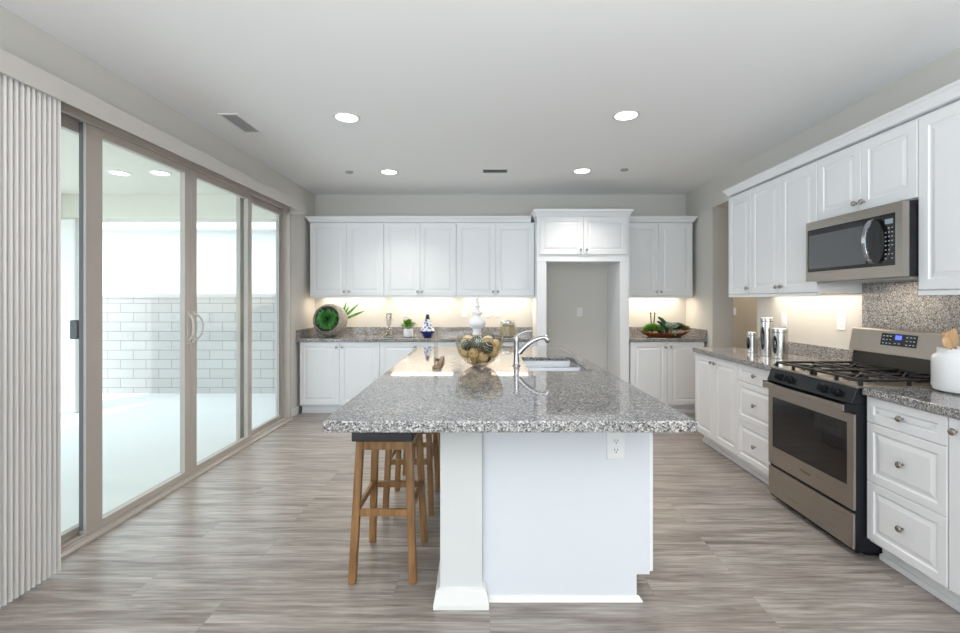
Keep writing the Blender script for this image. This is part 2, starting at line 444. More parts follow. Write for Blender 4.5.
# dark gasket along the recessed panes
MB().box(-.06, -.054, ys[1] - .005, ys[1] + .060, .07, top - .08).build('gasket', 'gasket', p1)
MB().box(-.10, -.054, ys[1] - .035, ys[1] + .022, 1.15, 1.26).build('latch', 'gasket', p1, bevel=.006)
MB().box(-.06, -.054, ys[4] - .072, ys[4] - .058, .07, top - .08).build('gasket', 'gasket', p4)
MB().box(-.031, -.008, ys[1] - .0485, ys[1] - .0472, .05, 2.40).build('gasket', 'gasket', p2)
# D shaped pull on panel 3, flat pull on panel 2
def pull(y, bow, parent, zc=1.165):
    pts = []
    for i in range(13):
        a = -math.pi / 2 + math.pi * i / 12
        pts.append((.012 + .045 * math.cos(a) * 0.9, y + bow * math.cos(a), zc + .10 * math.sin(a)))
    MB().tube(pts, .008, 8).box(.007, .014, y - .014, y + .014, zc - .125, zc + .125).build('pull_handle', 'handle', parent, smooth=True)
pull(ys[2] + .030, .05, p3)
pull(ys[2] - .035, -.004, p2)

# ------------------------------------------------------------------ vertical blind
bl = thing('vertical_blind', 'stacked beige vertical blind with long valance over patio doors', 'blind', (0, 0, 0))
MB().box(-2.132, -2.12, .7, 5.36, 2.366, 2.47).box(-2.328, -2.132, 5.345, 5.36, 2.366, 2.47).box(-2.328, -2.132, .7, 5.345, 2.45, 2.47).build('valance', 'valance', bl, bevel=.003)
MB().box(-2.215, -2.165, .75, 5.34, 2.41, 2.449).build('head_rail', 'alu', bl)
ny = 34
for i in range(ny):
    y = 1.445 + i * .0262
    ang = R(28 + random.uniform(-3, 3))
    n = 6; pr = []
    for k in range(n + 1):
        u = (k / n - .5) * .09
        pr.append((u, -.003 * (1 - (2 * k / n - 1) ** 2)))
    lo = []
    for z in (.02, 2.405):
        a = [(-2.19 + u * math.cos(ang) - v * math.sin(ang), y + u * math.sin(ang) + v * math.cos(ang), z) for u, v in pr]
        b = [(-2.19 + u * math.cos(ang) - (v + .0012) * math.sin(ang), y + u * math.sin(ang) + (v + .0012) * math.cos(ang), z) for u, v in reversed(pr)]
        lo.append(a + b)
    MB().loft(lo).build('slat', 'blind', bl)

# ------------------------------------------------------------------ cabinet builders (local: y=0 back, front -y, x width)
def door_prof(yb, yf, F):
    return [(0, yb), (0, yf + .003), (.003, yf), (F, yf), (F + .005, yf + .006), (F + .013, yf + .007), (F + .034, yf + .0015), (F + .036, yf + .001)]
KX = Matrix.Rotation(R(90), 4, 'X')     # lathe axis z -> -y
def knob(x, y, z, parent):
    MB().lathe([(.0055, 0), (.0055, .012), (.008, .016), (.0155, .019), (.0165, .023), (.014, .028), (.006, .031)], (x, y, z), 14, KX).build('knob', 'nickel', parent, smooth=True)
def add_door(t, x0, x1, z0, z1, depth, knob_at=None, F=.055, name='door'):
    o = MB().panel(x0, x1, z0, z1, door_prof(-(depth - .019), -depth, F)).build(name, 'cab', t)
    if knob_at: knob(knob_at[0], -depth, knob_at[1], o)
    return o
G = .0025
def base_cabinet(label, loc, rz, wd, layout, depth=.61, group='white base cabinets'):
    t = thing('base_cabinet', label, 'cabinet', loc, rz, group)
    h = wd / 2 - .0005
    MB().box(-h, h, -(depth - .02), -.002, .10, .873).build('carcass', 'cab', t)
    MB().box(-h, h, -(depth - .085), -.02, 0.001, .10).box(-h, h, -(depth - .070), -(depth - .085), .001, .03).build('toe_kick', 'cab', t)
    z0, z1 = .115, .868
    if layout == 'doors':
        add_door(t, -h + G, -G / 2, z0, z1, depth, (-.035, z1 - .055))
        add_door(t, G / 2, h - G, z0, z1, depth, (.035, z1 - .055))
    elif layout == 'door':
        add_door(t, -h + G, h - G, z0, z1, depth, (-h + .04, z1 - .055))
    else:
        for a, b in ((.735, .868), (.425, .7325), (.115, .4225)):
            add_door(t, -h + G, h - G, a, b, depth, (0, (a + b) / 2), .042, 'drawer')
    return t
def wall_cabinet(label, loc, rz, wd, n, z0=1.43, z1=2.342, depth=.33, knob_side=1, rail=True, top=2.356, group='white wall cabinets'):
    t = thing('wall_cabinet', label, 'cabinet', loc, rz, group)
    h = wd / 2 - .0005
    MB().box(-h, h, -(depth - .02), -.002, z0 - .004, top).build('carcass', 'cab', t)
    if rail:
        MB().box(-h, h, -(depth - .002), -(depth - .022), z0 - .027, z0 - .004).build('light_rail', 'cab', t)
    if n == 2:
        add_door(t, -h + G, -G / 2, z0, z1, depth, (-.03, z0 + .05))
        add_door(t, G / 2, h - G, z0, z1, depth, (.03, z0 + .05))
    else:
        add_door(t, -h + G, h - G, z0, z1, depth, (knob_side * (h - .04), z0 + .05))
    return t
def crown(label, x0, x1, y0, y1, z0, loc, rz, sides=(1, 1), hgt=.075):
    """mitred crown; front toward -y, wall at y1"""
    t = thing('crown_moulding', label, 'moulding', loc, rz)
    a, b = sides
    lo = []
    for dd, dz in ((.0, 0), (.010, .004), (.014, .018), (.030, .045), (.045, .055), (.045, hgt - .004), (.040, hgt), (0, hgt)):
        lo.append((x0 - dd * a, x1 + dd * b, y0 - dd, y1, z0 + dz))
    MB().rects(lo).build('moulding', 'cab', t)
    return t

# back wall, left run
BW = YB - .002
spansU = [(-2.275, -1.34), (-1.34, -.425), (-.425, .563)]
wlab = ['white double-door wall cabinet at left end over the green planter', 'white double-door wall cabinet in the middle above the blue vase', 'white double-door wall cabinet beside the refrigerator alcove, left side']
for (a, b), lb in zip(spansU, wlab):
    wall_cabinet(lb, ((a + b) / 2, BW, 0), 0, b - a, 2)
crown('white crown moulding along the three left cabinets of the back wall', -2.275, .518, BW - .325, BW, 2.357, (0, 0, 0), 0, (1, 0))
blab = ['white double-door base cabinet beside the patio door', 'white double-door base cabinet under the blue vase', 'white double-door base cabinet behind the island, next to refrigerator alcove']
for (a, b), lb in zip([(-2.29, -1.325), (-1.325, -.41), (-.41, .563)], blab):
    base_cabinet(lb, ((a + b) / 2, BW, 0), 0, b - a, 'doors')
# back wall, right run
wall_cabinet('white double-door wall cabinet in the right back corner over the wooden tray', ((1.69 + 2.56) / 2, BW, 0), 0, .87, 2)
crown('white crown moulding on the corner cabinet at right of the alcove', 1.724, 2.565, BW - .325, BW, 2.357, (0, 0, 0), 0, (0, 1))
base_cabinet('white double-door base cabinet in the right back corner', ((1.69 + 2.58) / 2, BW, 0), 0, .89, 'doors')

# refrigerator alcove surround
fs = thing('refrigerator_surround', 'tall white surround of the empty refrigerator alcove with two top doors', 'cabinet', (0, BW, 0))
fd = .60
MB().box(.566, .68, -fd, -.002, .001, 1.838).build('side_panel', 'cab', fs, bevel=.003)
MB().box(1.566, 1.675, -fd, -.002, .001, 1.838).build('side_panel', 'cab', fs, bevel=.003)
MB().box(.566, 1.675, -fd + .002, -.002, 1.84, 2.384).build('carcass', 'cab', fs)
add_door(fs, .60, 1.118, 1.925, 2.372, fd + .018, (1.118 - .035, 1.925 + .05), .05)
add_door(fs, 1.122, 1.642, 1.925, 2.372, fd + .018, (1.122 + .035, 1.925 + .05), .05)
crown('projecting white crown moulding on top of the refrigerator alcove', .566, 1.675, BW - fd - .001, BW, 2.3855, (0, 0, 0), 0, (1, 1), .08)

# right wall (rz = -90: local x -> -Y, front -> -X)
RZ = R(-90); RW = XR - .002
def rbase(label, ya, yb, layout): base_cabinet(label, (RW, (ya + yb) / 2, 0), RZ, abs(ya - yb), layout)
rbase('white double-door base cabinet at the doorway end of the range wall', 4.53, 3.757, 'doors')
rbase('white three-drawer base cabinet left of the range', 3.757, 3.24, 'drawers')
rbase('white three-drawer base cabinet right of the range', 2.470, 2.03, 'drawers')
rbase('white base cabinet cut off at the right picture edge', 2.03, 1.45, 'door')
def rwall(label, ya, yb, n, **kw): wall_cabinet(label, (RW, (ya + yb) / 2, 0), RZ, abs(ya - yb), n, **kw)
rwall('narrow white single-door wall cabinet next to the doorway', 4.445, 4.06, 1, knob_side=1)
rwall('white double-door wall cabinet left of the microwave above canisters', 4.06, 3.24, 2)
rwall('short white double-door wall cabinet directly above the microwave', 3.24, 2.477, 2, z0=1.925, rail=False)
rwall('white single-door wall cabinet right of the microwave', 2.477, 1.98, 1, knob_side=1)
crown('long white crown moulding over the range wall cabinets', -4.445, -1.98, -.325, 0, 2.364, (RW, 0, 0), RZ, (1, 0), .068)

# ------------------------------------------------------------------ worktops
CT0, CT1 = .874, .914
t = thing('worktop', 'grey speckled granite worktop along back wall, patio door side', 'worktop', (0, 0, 0))
MB().box(XL + .001, .564, 5.57, BW, CT0, CT1).build('slab', 'granite', t, bevel=.004)
MB().box(XL + .001, .564, BW - .02, BW, CT1, CT1 + .102).build('splashback', 'granite', t, bevel=.002)
MB().box(XL + .001, XL + .021, 5.58, BW - .02, CT1, CT1 + .102).build('splashback', 'granite', t, bevel=.002)
t = thing('worktop', 'short granite worktop in the right back corner under wooden tray', 'worktop', (0, 0, 0))
MB().box(1.677, XR - .001, 5.57, BW, CT0, CT1).build('slab', 'granite', t, bevel=.004)
MB().box(1.677, XR - .001, BW - .02, BW, CT1, CT1 + .102).build('splashback', 'granite', t, bevel=.002)
MB().box(XR - .021, XR - .001, 5.58, BW - .02, CT1, CT1 + .102).build('splashback', 'granite', t, bevel=.002)
t = thing('worktop', 'granite worktop holding the steel canisters, left of range', 'worktop', (0, 0, 0))
MB().box(1.977, RW, 3.238, 4.54, CT0, CT1).build('slab', 'granite', t, bevel=.004)
MB().box(RW - .02, RW, 3.238, 4.53, CT1, CT1 + .102).build('splashback', 'granite', t, bevel=.002)
t = thing('worktop', 'granite worktop holding the white crock, right of range', 'worktop', (0, 0, 0))
MB().box(1.977, RW, 1.45, 2.472, CT0, CT1).build('slab', 'granite', t, bevel=.004)
MB().box(RW - .02, RW, 1.45, 2.472, CT1, CT1 + .102).build('splashback', 'granite', t, bevel=.002)
tag(MB().box(RW - .02, RW, 2.474, 3.236, .93, 1.50).build('splashback_panel', 'granite', bevel=.002), 'full-height granite splashback panel behind the range, below microwave', 'splashback')

# ------------------------------------------------------------------ island (slightly skew in plan, as in the photograph)
IY0, IY1 = 1.78, 4.67
def sk(x, y, z): return (x - .0253 * (y - IY0), y, z)
SX0, SX1, SY0, SY1 = .30, .715, 3.03, 3.77
t = thing('island_worktop', 'large grey granite island worktop with sink cutout', 'worktop', (0, 0, 0))
b = MB()
xs = [-.642, SX0, SX1, .797]; yy = [IY0, SY0, SY1, IY1]
z0, z1 = .868, .914
tv = [[b.bm.verts.new(sk(x, y, z1)) for x in xs] for y in yy]
bv = [[b.bm.verts.new(sk(x, y, z0)) for x in xs] for y in yy]
for j in range(3):
    for i in range(3):
        if (i, j) == (1, 1): continue
        b.bm.faces.new((tv[j][i], tv[j][i + 1], tv[j + 1][i + 1], tv[j + 1][i]))
        b.bm.faces.new((bv[j][i], bv[j + 1][i], bv[j + 1][i + 1], bv[j][i + 1]))
def side(a0, a1, c0, c1): b.bm.faces.new((a0, a1, c1, c0))
for i in range(3):
    side(tv[0][i], tv[0][i + 1], bv[0][i], bv[0][i + 1]); side(tv[3][i], tv[3][i + 1], bv[3][i], bv[3][i + 1])
    side(tv[i][0], tv[i + 1][0], bv[i][0], bv[i + 1][0]); side(tv[i][3], tv[i + 1][3], bv[i][3], bv[i + 1][3])
side(tv[1][1], tv[1][2], bv[1][1], bv[1][2]); side(tv[2][1], tv[2][2], bv[2][1], bv[2][2])
side(tv[1][1], tv[2][1], bv[1][1], bv[2][1]); side(tv[1][2], tv[2][2], bv[1][2], bv[2][2])
b.build('slab', 'granite', t, bevel=.006)

isl = thing('kitchen_island', 'white kitchen island base under the granite worktop', 'island', (0, 0, 0))
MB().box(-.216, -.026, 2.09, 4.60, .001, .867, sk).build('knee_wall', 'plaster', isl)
MB().rects([(-.245, .003, 2.062, 4.62, .001), (-.245, .003, 2.062, 4.62, .02), (-.232, -.010, 2.074, 4.615, .082), (-.217, -.025, 2.089, 4.601, .088)], f=sk).build('base_moulding', 'trim', isl)
bb = MB()   # body: end panels, face frame, toe-kick notch on the right
prof = [(-.024, .001), (.682, .001), (.682, .118), (.742, .118), (.742, .867), (-.024, .867)]
for ya, yb in ((2.135, 2.155), (4.56, 4.58)):
    bb.loft([[sk(x, ya, z) for x, z in prof], [sk(x, yb, z) for x, z in prof]])
bb.box(.722, .742, 2.155, 4.56, .118, .867, sk).box(-.024, .722, 2.155, 4.56, .118, .138, sk).box(.662, .682, 2.155, 4.56, .001, .118, sk)
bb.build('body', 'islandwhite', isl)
MB().rects([(.004, .706, 2.115, 2.134, .001), (.690, .690, 2.128, 2.134, .030)][:1] + [(.004, .690, 2.128, 2.134, .024)], f=sk).build('shoe_moulding', 'trim', isl)
ends = [2.14, 2.60, 3.03, 3.40, 3.77, 4.18, 4.57]
for a, c in zip(ends, ends[1:]):
    o = bpy.data.objects.new
    pm = MB()
    prf = door_prof(.0, .019, .055)
    pr = [(0, .743), (0, .758), (.003, .761), (.055, .761), (.060, .755), (.068, .754), (.089, .7595), (.091, .760)]
    pm.loft([[sk(x, a + G + dd, .128 + dd), sk(x, c - G - dd, .128 + dd), sk(x, c - G - dd, .855 - dd), sk(x, a + G + dd, .855 - dd)] for dd, x in pr])
    do = pm.build('door', 'cab', isl)
    kx, ky, _ = sk(.761, c - .05, 0)
    MB().lathe([(.0055, 0), (.0055, .012), (.008, .016), (.0155, .019), (.0165, .023), (.014, .028), (.006, .031)], (kx, ky, .80), 12, Matrix.Rotation(R(90), 4, 'Y')).build('knob', 'nickel', do, smooth=True)

# sink
sx = lambda x: x - .0253 * (3.4 - IY0)
sk2 = lambda x, y, z: sk(x, y, z)
s = thing('kitchen_sink', 'double-bowl stainless steel undermount sink in the island', 'sink', (0, 0, 0))
def basin(y0, y1):
    g = .002
    x0, x1 = SX0 + g, SX1 - g
    zt = .885
    o = MB().rects([(x0, x1, y0, y1, zt - .2), (x0, x1, y0, y1, zt), (x0 + .014, x1 - .014, y0 + .014, y1 - .014, zt), (x0 + .02, x1 - .02, y0 + .02, y1 - .02, zt - .02), (x0 + .035, x1 - .035, y0 + .035, y1 - .035, zt - .175), (x0 + .06, x1 - .06, y0 + .06, y1 - .06, zt - .19)], f=sk2).build('bowl', 'sinksteel', s, smooth=True)
    cx, cy, _ = sk((x0 + x1) / 2, (y0 + y1) / 2, 0)
    MB().lathe([(.045, .6955), (.045, .698), (.03, .698), (.028, .6965)], (cx, cy, 0), 20).build('drain', 'chrome', o, smooth=True)
basin(SY0 + .002, 3.40); basin(3.402, SY1 - .002)

# faucet
fx, fy = .186, 3.27
f = thing('faucet', 'chrome single-lever pull-out kitchen faucet beside the sink', 'faucet', (fx, fy, CT1))
MB().lathe([(.028, .001), (.028, .006), (.022, .012), (.0195, .03), (.019, .16), (.0205, .175), (.0205, .20), (.015, .212), (.004, .216)], seg=24).build('body', 'chrome', f, smooth=True)
pts = []; rad = []
for i in range(11):
    u = i / 10
    pts.append((.018 + .175 * u, 0, .090 + .108 * math.sin(u * math.pi * .5) ** 0.85)); rad.append(.020 - .007 * u)
MB().tube(pts, rad, 14).build('spout', 'chrome', f, smooth=True)
MB().tube([(.188, 0, .199), (.205, 0, .199), (.215, 0, .188), (.222, 0, .172), (.225, 0, .165)], [.014, .019, .021, .020, .016], 14).build('spray_head', 'chrome', f, smooth=True)
MB().tube([(.0, 0, .208), (.02, 0, .224), (.06, 0, .242), (.108, 0, .246)], [.010, .006, .0045, .006], 10).build('lever', 'chrome', f, smooth=True)

# outlet on island front
def outlet(label, loc, rz, kind='outlet', group='white wall outlets and switches', w_=.073, h_=.118):
    t = thing('wall_outlet' if kind == 'outlet' else 'light_switch', label, 'outlet' if kind == 'outlet' else 'switch', loc, rz, group)
    MB().panel(-w_ / 2, w_ / 2, -h_ / 2, h_ / 2, [(0, -.0005), (0, -.003), (.004, -.006)]).build('cover_plate', 'plastic', t)
    if kind == 'outlet':
        for zc in (-.021, .021):
            o = MB().lathe([(.0165, 0), (.0165, .002), (.015, .0025)], (0, -.006, zc), 16, KX).build('socket', 'plastic', t)
            MB().box(-.008, -.0055, -.0096, -.0085, zc - .001, zc + .008).box(.0055, .008, -.0096, -.0085, zc - .001, zc + .008).box(-.0025, .0025, -.0096, -.0085, zc - .010, zc - .005).build('slots', 'dark', o)
    else:
        MB().panel(-.017, .017, -.034, .034, [(0, -.006), (0, -.008), (.003, -.010)]).build('rocker', 'plastic', t)
    return t
outlet('white duplex outlet on the front panel of the island', (.577, 2.1345, .71), 0, w_=.085, h_=.125)
for xpx, lb in ((405.5, 'white outlet on back wall behind the small potted plant'), (464.5, 'white outlet on back wall just left of the white finial'), (487.5, 'white outlet on back wall just right of the white finial'), (497.5, 'white outlet on back wall closest to the glass jar')):
    outlet(lb, ((xpx - 490) / 75.1, BW - .0005, 1.21), 0)
outlet('white outlet on the wall inside the empty refrigerator alcove', (1.193, BW + .001, 1.215), 0)
outlet('white switch plate on the range wall behind the canisters', (RW + .001, 4.12, 1.20), RZ, 'switch')
outlet('white double rocker switch plate on wall left of the range', (RW + .001, 3.45, 1.215), RZ, 'switch', w_=.085, h_=.13)
outlet('small switch plate on the tan hallway wall', (3.749, 7.12, 1.20), RZ, 'switch')

# ------------------------------------------------------------------ range
rg = thing('gas_range', 'stainless steel and black gas range with oven', 'range', (RW - .022, 2.855, 0), RZ)
D = .65; hw = .378
MB().box(-hw, hw, -D + .0135, -.002, .03, .822).box(-hw, hw, -D + .0715, -.002, .822, .90).box(-hw + .03, hw - .03, -D + .09, -.05, .001, .03).build('body', 'black', rg)
MB().box(-hw, hw, -D, -D + .013, .045, .236).build('bottom_drawer', 'steel', rg, bevel=.004)
# oven door: frame with window
z0, z1 = .255, .765
wx0, wx1, wz0, wz1 = -hw + .045, hw - .045, .375, .715
od = MB().box(-hw, wx0, -D, -D + .013, z0, z1).box(wx1, hw, -D, -D + .013, z0, z1).box(wx0, wx1, -D, -D + .013, z0, wz0).box(wx0, wx1, -D, -D + .013, wz1, z1).build('oven_door', 'steel', rg)
MB().box(wx0 - .001, wx1 + .001, -D + .003, -D + .0125, wz0 - .001, wz1 + .001).build('oven_window', 'blackglass', od)
hp = []
for i in range(13):
    u = i / 12 * 2 - 1
    hp.append((u * (hw - .012), -D - .052 + .014 * u * u, .797))
hb = MB(); lo = []
for x, y, z in hp: lo.append([(x, y + .008, z - .02), (x, y - .008, z - .017), (x, y - .008, z + .017), (x, y + .008, z + .02)])
hb.loft(lo).build('door_handle', 'steel', od, bevel=.003)
MB().box(-hw, -hw + .03, -D - .04, -D + .0125, .775, .82).box(hw - .03, hw, -D - .04, -D + .0125, .775, .82).box(-hw + .03, hw - .03, -D + .004, -D + .0125, .767, .815).build('handle_bracket', 'black', od)
def flat_text(txt, size, loc, rot, m, parent, name='badge'):
    c = bpy.data.curves.new(name, 'FONT'); c.body = txt; c.size = size; c.align_x = 'CENTER'; c.align_y = 'CENTER'; c.extrude = .0004
    tmp = bpy.data.objects.new(name, c)
    me = bpy.data.meshes.new_from_object(tmp); bpy.data.objects.remove(tmp); bpy.data.curves.remove(c)
    me.materials.clear(); me.materials.append(M[m])
    o = bpy.data.objects.new(name, me); COL.objects.link(o); o.location = loc; o.rotation_euler = rot; o.parent = parent
    return o
flat_text('Whirlpool', .022, (0, -D - .0006, .318), (R(90), 0, 0), 'badge', od)
# control panel, slightly tilted
MB().loft([[(-hw, -D - .012, .822), (-hw, -D + .02, .905), (-hw, -D + .07, .905), (-hw, -D + .07, .822)], [(hw, -D - .012, .822), (hw, -D + .02, .905), (hw, -D + .07, .905), (hw, -D + .07, .822)]]).build('control_panel', 'black', rg, bevel=.003)
for kx in (-.255, -.150, .150, .255):
    tilt = Matrix.Rotation(R(90 - 20), 4, 'X')
    k = MB().lathe([(.024, 0), (.024, .008), (.019, .012), (.018, .032), (.014, .034)], (kx, -D + .002, .862), 18, tilt)
    p0 = Vector((kx, -D + .002, .862)) + tilt @ Vector((0, 0, .034))
    ax = tilt @ Vector((0, 0, 1)); uu = tilt @ Vector((0, 1, 0))
    k.beam(p0 - uu * .018 , p0 + uu * .018, .008, .014)
    k.build('control_knob', 'black', rg, smooth=True)
MB().box(-hw, hw, -D + .02, -.07, .905, .917).build('cooktop', 'steel', rg, bevel=.004)
for bx in (-.19, .19):
    for by, br in ((-.47, .045), (-.21, .038)):
        o = MB().lathe([(br + .02, .918), (br + .02, .922), (br, .926), (br, .934), (br - .004, .938), (.005, .939)], (bx, by, 0), 20).build('burner', 'iron', rg, smooth=True)
        MB().lathe([(br + .035, .9172), (br + .034, .9185), (br + .021, .9185)], (bx, by, 0), 20).build('drip_ring', 'cansteel', o, smooth=True)
for bx in (-.19, .19):
    g = MB(); q = .014
    x0, x1, y0, y1 = bx - .175, bx + .175, -.60, -.085
    zt0, zt1 = .940, .953
    for y in (y0, (y0 + y1) / 2, y1): g.box(x0, x1, y - q / 2, y + q / 2, zt0, zt1)
    for x in (x0, bx, x1): g.box(x - q / 2, x + q / 2, y0, y1, zt0, zt1)
    for yc in (-.47, -.21):
        for a in range(4):
            an = math.pi / 4 + a * math.pi / 2
            g.beam((bx + .02 * math.cos(an), yc + .02 * math.sin(an), .9465), (bx + .13 * math.cos(an), yc + .13 * math.sin(an), .9465), .010, .012, (-math.sin(an), math.cos(an), 0))
    for x in (x0, bx, x1):
        for y in (y0, (y0 + y1) / 2, y1): g.box(x - .008, x + .008, y - .008, y + .008, .9172, zt0)
    g.build('grate', 'iron', rg, bevel=.002)
bgd = MB().loft([[(x, -.002, .917), (x, -.075, .917), (x, -.062, 1.034), (x, -.002, 1.034)] for x in (-hw, hw)]).build('backguard_base', 'black', rg, bevel=.003)
bk = MB().loft([[(x, -.002, 1.034), (x, -.095, 1.034), (x, -.068, 1.185), (x, -.055, 1.19), (x, -.002, 1.19)] for x in (-hw, hw)]).build('backguard', 'steel', rg, bevel=.004)
sl = lambda z: -.095 + (z - 1.034) * (.027 / .151)
def slab_on(x0, x1, za, zb, th, nm, m, par):
    MB().loft([[(x, sl(za) + .001, za), (x, sl(za) - th, za), (x, sl(zb) - th, zb), (x, sl(zb) + .001, zb)] for x in (x0, x1)]).build(nm, m, par)
slab_on(-.125, .125, 1.092, 1.166, .002, 'display_panel', 'blackglass', bk)
slab_on(-.022, .022, 1.132, 1.158, .003, 'clock_display', 'blue_led', bk)
pb = MB()
for x in (-.105, -.08, -.055, .06, .085, .108):
    for z in (1.105, 1.128, 1.150):
        pb.box(x - .006, x + .006, sl(z) - .0032, sl(z) - .0015, z - .003, z + .003)
for x in (-.02, .01): pb.box(x - .007, x + .007, sl(1.108) - .0032, sl(1.108) - .0015, 1.105, 1.111)
pb.build('button_print', 'button', bk)

# ------------------------------------------------------------------ microwave
mw = thing('microwave', 'over-the-range stainless steel and black microwave', 'microwave', (RW - .002, 2.857, 1.503), RZ)
mD = .408
MB().loft([[(x, -.002, .0), (x, -mD + .04, .0), (x, -mD + .04, .405), (x, -.002, .405)] for x in (-hw, hw)]).build('case', 'black', mw)
ff = MB(); bx0, bx1, bz0, bz1 = -.362, .335, .064, .351
ff.box(-hw, bx0, -mD, -mD + .038, .0, .405).box(bx1, hw, -mD, -mD + .038, .0, .405).box(bx0, bx1, -mD, -mD + .038, .0, bz0).box(bx0, bx1, -mD, -mD + .038, bz1, .405)
fr = ff.build('front_frame', 'steel', mw)
MB().box(bx0 - .001, .240, -mD + .002, -mD + .03, bz0 - .001, bz1 + .001).build('door', 'blackglass', mw)
MB().box(-.350, .135, -mD + .0005, -mD + .006, .085, .312).build('window', 'winglass', mw)
cpn = MB().box(.243, bx1 + .001, -mD + .002, -mD + .03, bz0 - .001, bz1 + .001).build('control_panel', 'blackglass', mw)
MB().box(.268, .318, -mD + .0005, -mD + .003, .295, .322).build('clock_display', 'lcd', cpn)
pb = MB()
for i in range(8):
    for j in range(3):
        if random.random() < .12: continue
        x = .272 + j * .021; z = .272 - i * .024
        pb.box(x - .004, x + .004, -mD + .0008, -mD + .003, z - .003, z + .003)
pb.build('button_print', 'button', cpn)
lo = []
for i in range(15):
    a = math.pi * i / 14
    z = .208 + .128 * math.cos(a)
    off = .008 + .062 * math.sin(a)
    y = -mD - off
    dn = Vector((0, -math.sin(a) , 0))
    lo.append([(.190, y, z), (.222, y - .004, z), (.222, y + .010, z), (.190, y + .012, z)])
MB().loft(lo).build('door_handle', 'chrome', mw, smooth=True, bevel=.003)
MB().box(-hw + .04, hw - .02, -mD + .06, -.04, -.012, -.0005).build('vent_grille', 'vent', mw)
flat_text('Whirlpool', .018, (-.0, -mD - .0006, .378), (R(90), 0, 0), 'vent', fr)

# ------------------------------------------------------------------ bar stools
def stool(label, y):
    t = thing('bar_stool', label, 'stool', (-.522, y, 0), 0, 'wooden bar stools along the island')
    H = .69
    bx, by, tx, ty = .148, .195, .120, .155
    P = lambda sx_, sy_, z: Vector((sx_ * (bx + (tx - bx) * z / H), sy_ * (by + (ty - by) * z / H), z))
    for sx_ in (-1, 1):
        for sy_ in (-1, 1):
            MB().beam(P(sx_, sy_, .001), P(sx_, sy_, H), .036, .036).build('leg', 'stool', t, bevel=.003)
    for sy_ in (-1, 1):
        MB().beam(P(-1, sy_, .335), P(1, sy_, .335), .020, .034, (0, 1, 0)).build('stretcher', 'stool', t, bevel=.002)
        MB().beam(P(-1, sy_, .662), P(1, sy_, .662), .020, .05, (0, 1, 0)).build('apron', 'stool', t, bevel=.002)
    for sx_ in (-1, 1):
        MB().beam(P(sx_, -1, .345), P(sx_, 1, .345), .020, .032).build('stretcher', 'stool', t, bevel=.002)
        MB().beam(P(sx_, -1, .662), P(sx_, 1, .662), .020, .05).build('apron', 'stool', t, bevel=.002)
    lo = []
    for i in range(9):
        v = i / 8 * 2 - 1; yv = v * .215; dz = .020 * v * v
        lo.append([(-.148, yv, H + .001), (.148, yv, H + .001), (.148, yv, H + .032 + dz), (.05, yv, H + .026 + dz), (-.05, yv, H + .026 + dz), (-.148, yv, H + .032 + dz)])
    MB().loft(lo).build('seat', 'seat', t, bevel=.006)
stool('wooden bar stool with dark seat nearest the camera', 2.46)
stool('wooden bar stool in the middle of the row of three', 3.17)
stool('wooden bar stool farthest along the island', 3.86)

# ------------------------------------------------------------------ ceiling fixtures
def can_light(label, x, y, energy=7):
    t = thing('ceiling_light', label, 'light', (x, y, ZC), 0, 'recessed ceiling lights')
    MB().lathe([(.104, -.0005), (.104, -.004), (.090, -.008), (.082, -.006), (.082, -.0005)], seg=32).build('trim_ring', 'lamptrim', t, smooth=True)
    MB().lathe([(.081, -.001), (.081, -.0035), (.02, -.005)], seg=32).build('lens', 'lamp', t)
    add_light('downlight', 'AREA', (0, 0, -.012), (0, 0, 0), energy, (1, .93, .84), t, shape='DISK', size=.16, spread=R(105))
can_light('round recessed ceiling light, front left, near the patio doors', -1.10, 3.57)
can_light('round recessed ceiling light, front right, on the range side', 1.033, 3.53)
can_light('round recessed ceiling light, back left, over far floor', -1.106, 5.09)
can_light('round recessed ceiling light, back right, before refrigerator alcove', 1.0, 5.05)
for x, y, lb in ((-1.54, 5.09, 'small round sprinkler cover on the ceiling, left side'), (1.445, 5.0, 'small round sprinkler cover on the ceiling, right side')):
    tag(MB().lathe([(.042, -.0005), (.042, -.010), (.03, -.016), (.012, -.018)], (0, 0, 0), 20).build('sprinkler_cover', 'vent', loc=(x, y, ZC), smooth=True), lb, 'sprinkler', 'ceiling sprinkler covers')
def vent(label, x, y, wx, wy, along):
    t = thing('ceiling_vent', label, 'vent', (x, y, ZC), 0, 'ceiling air vents')
    e = .016
    MB().box(-wx / 2, wx / 2, -wy / 2, -wy / 2 + e, -.008, -.0005).box(-wx / 2, wx / 2, wy / 2 - e, wy / 2, -.008, -.0005).box(-wx / 2, -wx / 2 + e, -wy / 2 + e, wy / 2 - e, -.008, -.0005).box(wx / 2 - e, wx / 2, -wy / 2 + e, wy / 2 - e, -.008, -.0005).build('frame', 'lamptrim', t)
    MB().box(-wx / 2 + e, wx / 2 - e, -wy / 2 + e, wy / 2 - e, -.0022, -.0006).build('duct', 'dark', t)
    L = (wx if along == 'x' else wy) - 2 * e; n = int(L / .019)
    sl_ = MB()
    for i in range(n):
        u = -L / 2 + (i + .5) * L / n
        if along == 'x': sl_.box(u - .0025, u + .0025, -wy / 2 + e, wy / 2 - e, -.007, -.0023)
        else: sl_.box(-wx / 2 + e, wx / 2 - e, u - .0025, u + .0025, -.007, -.0023)
    sl_.build('louvres', 'vent', t)
vent('rectangular air vent in ceiling near the patio doors', -1.975, 3.69, .15, .39, 'y')
vent('rectangular air vent in ceiling over the far end of island', .055, 5.05, .29, .17, 'x')

add_light('hall_fill', 'AREA', (3.3, 6.4, 2.7), (0, 0, 0), 20, (1, .90, .76), shape='DISK', size=.3)  # added unseen lamp that brightens the hallway wall; no fixture there
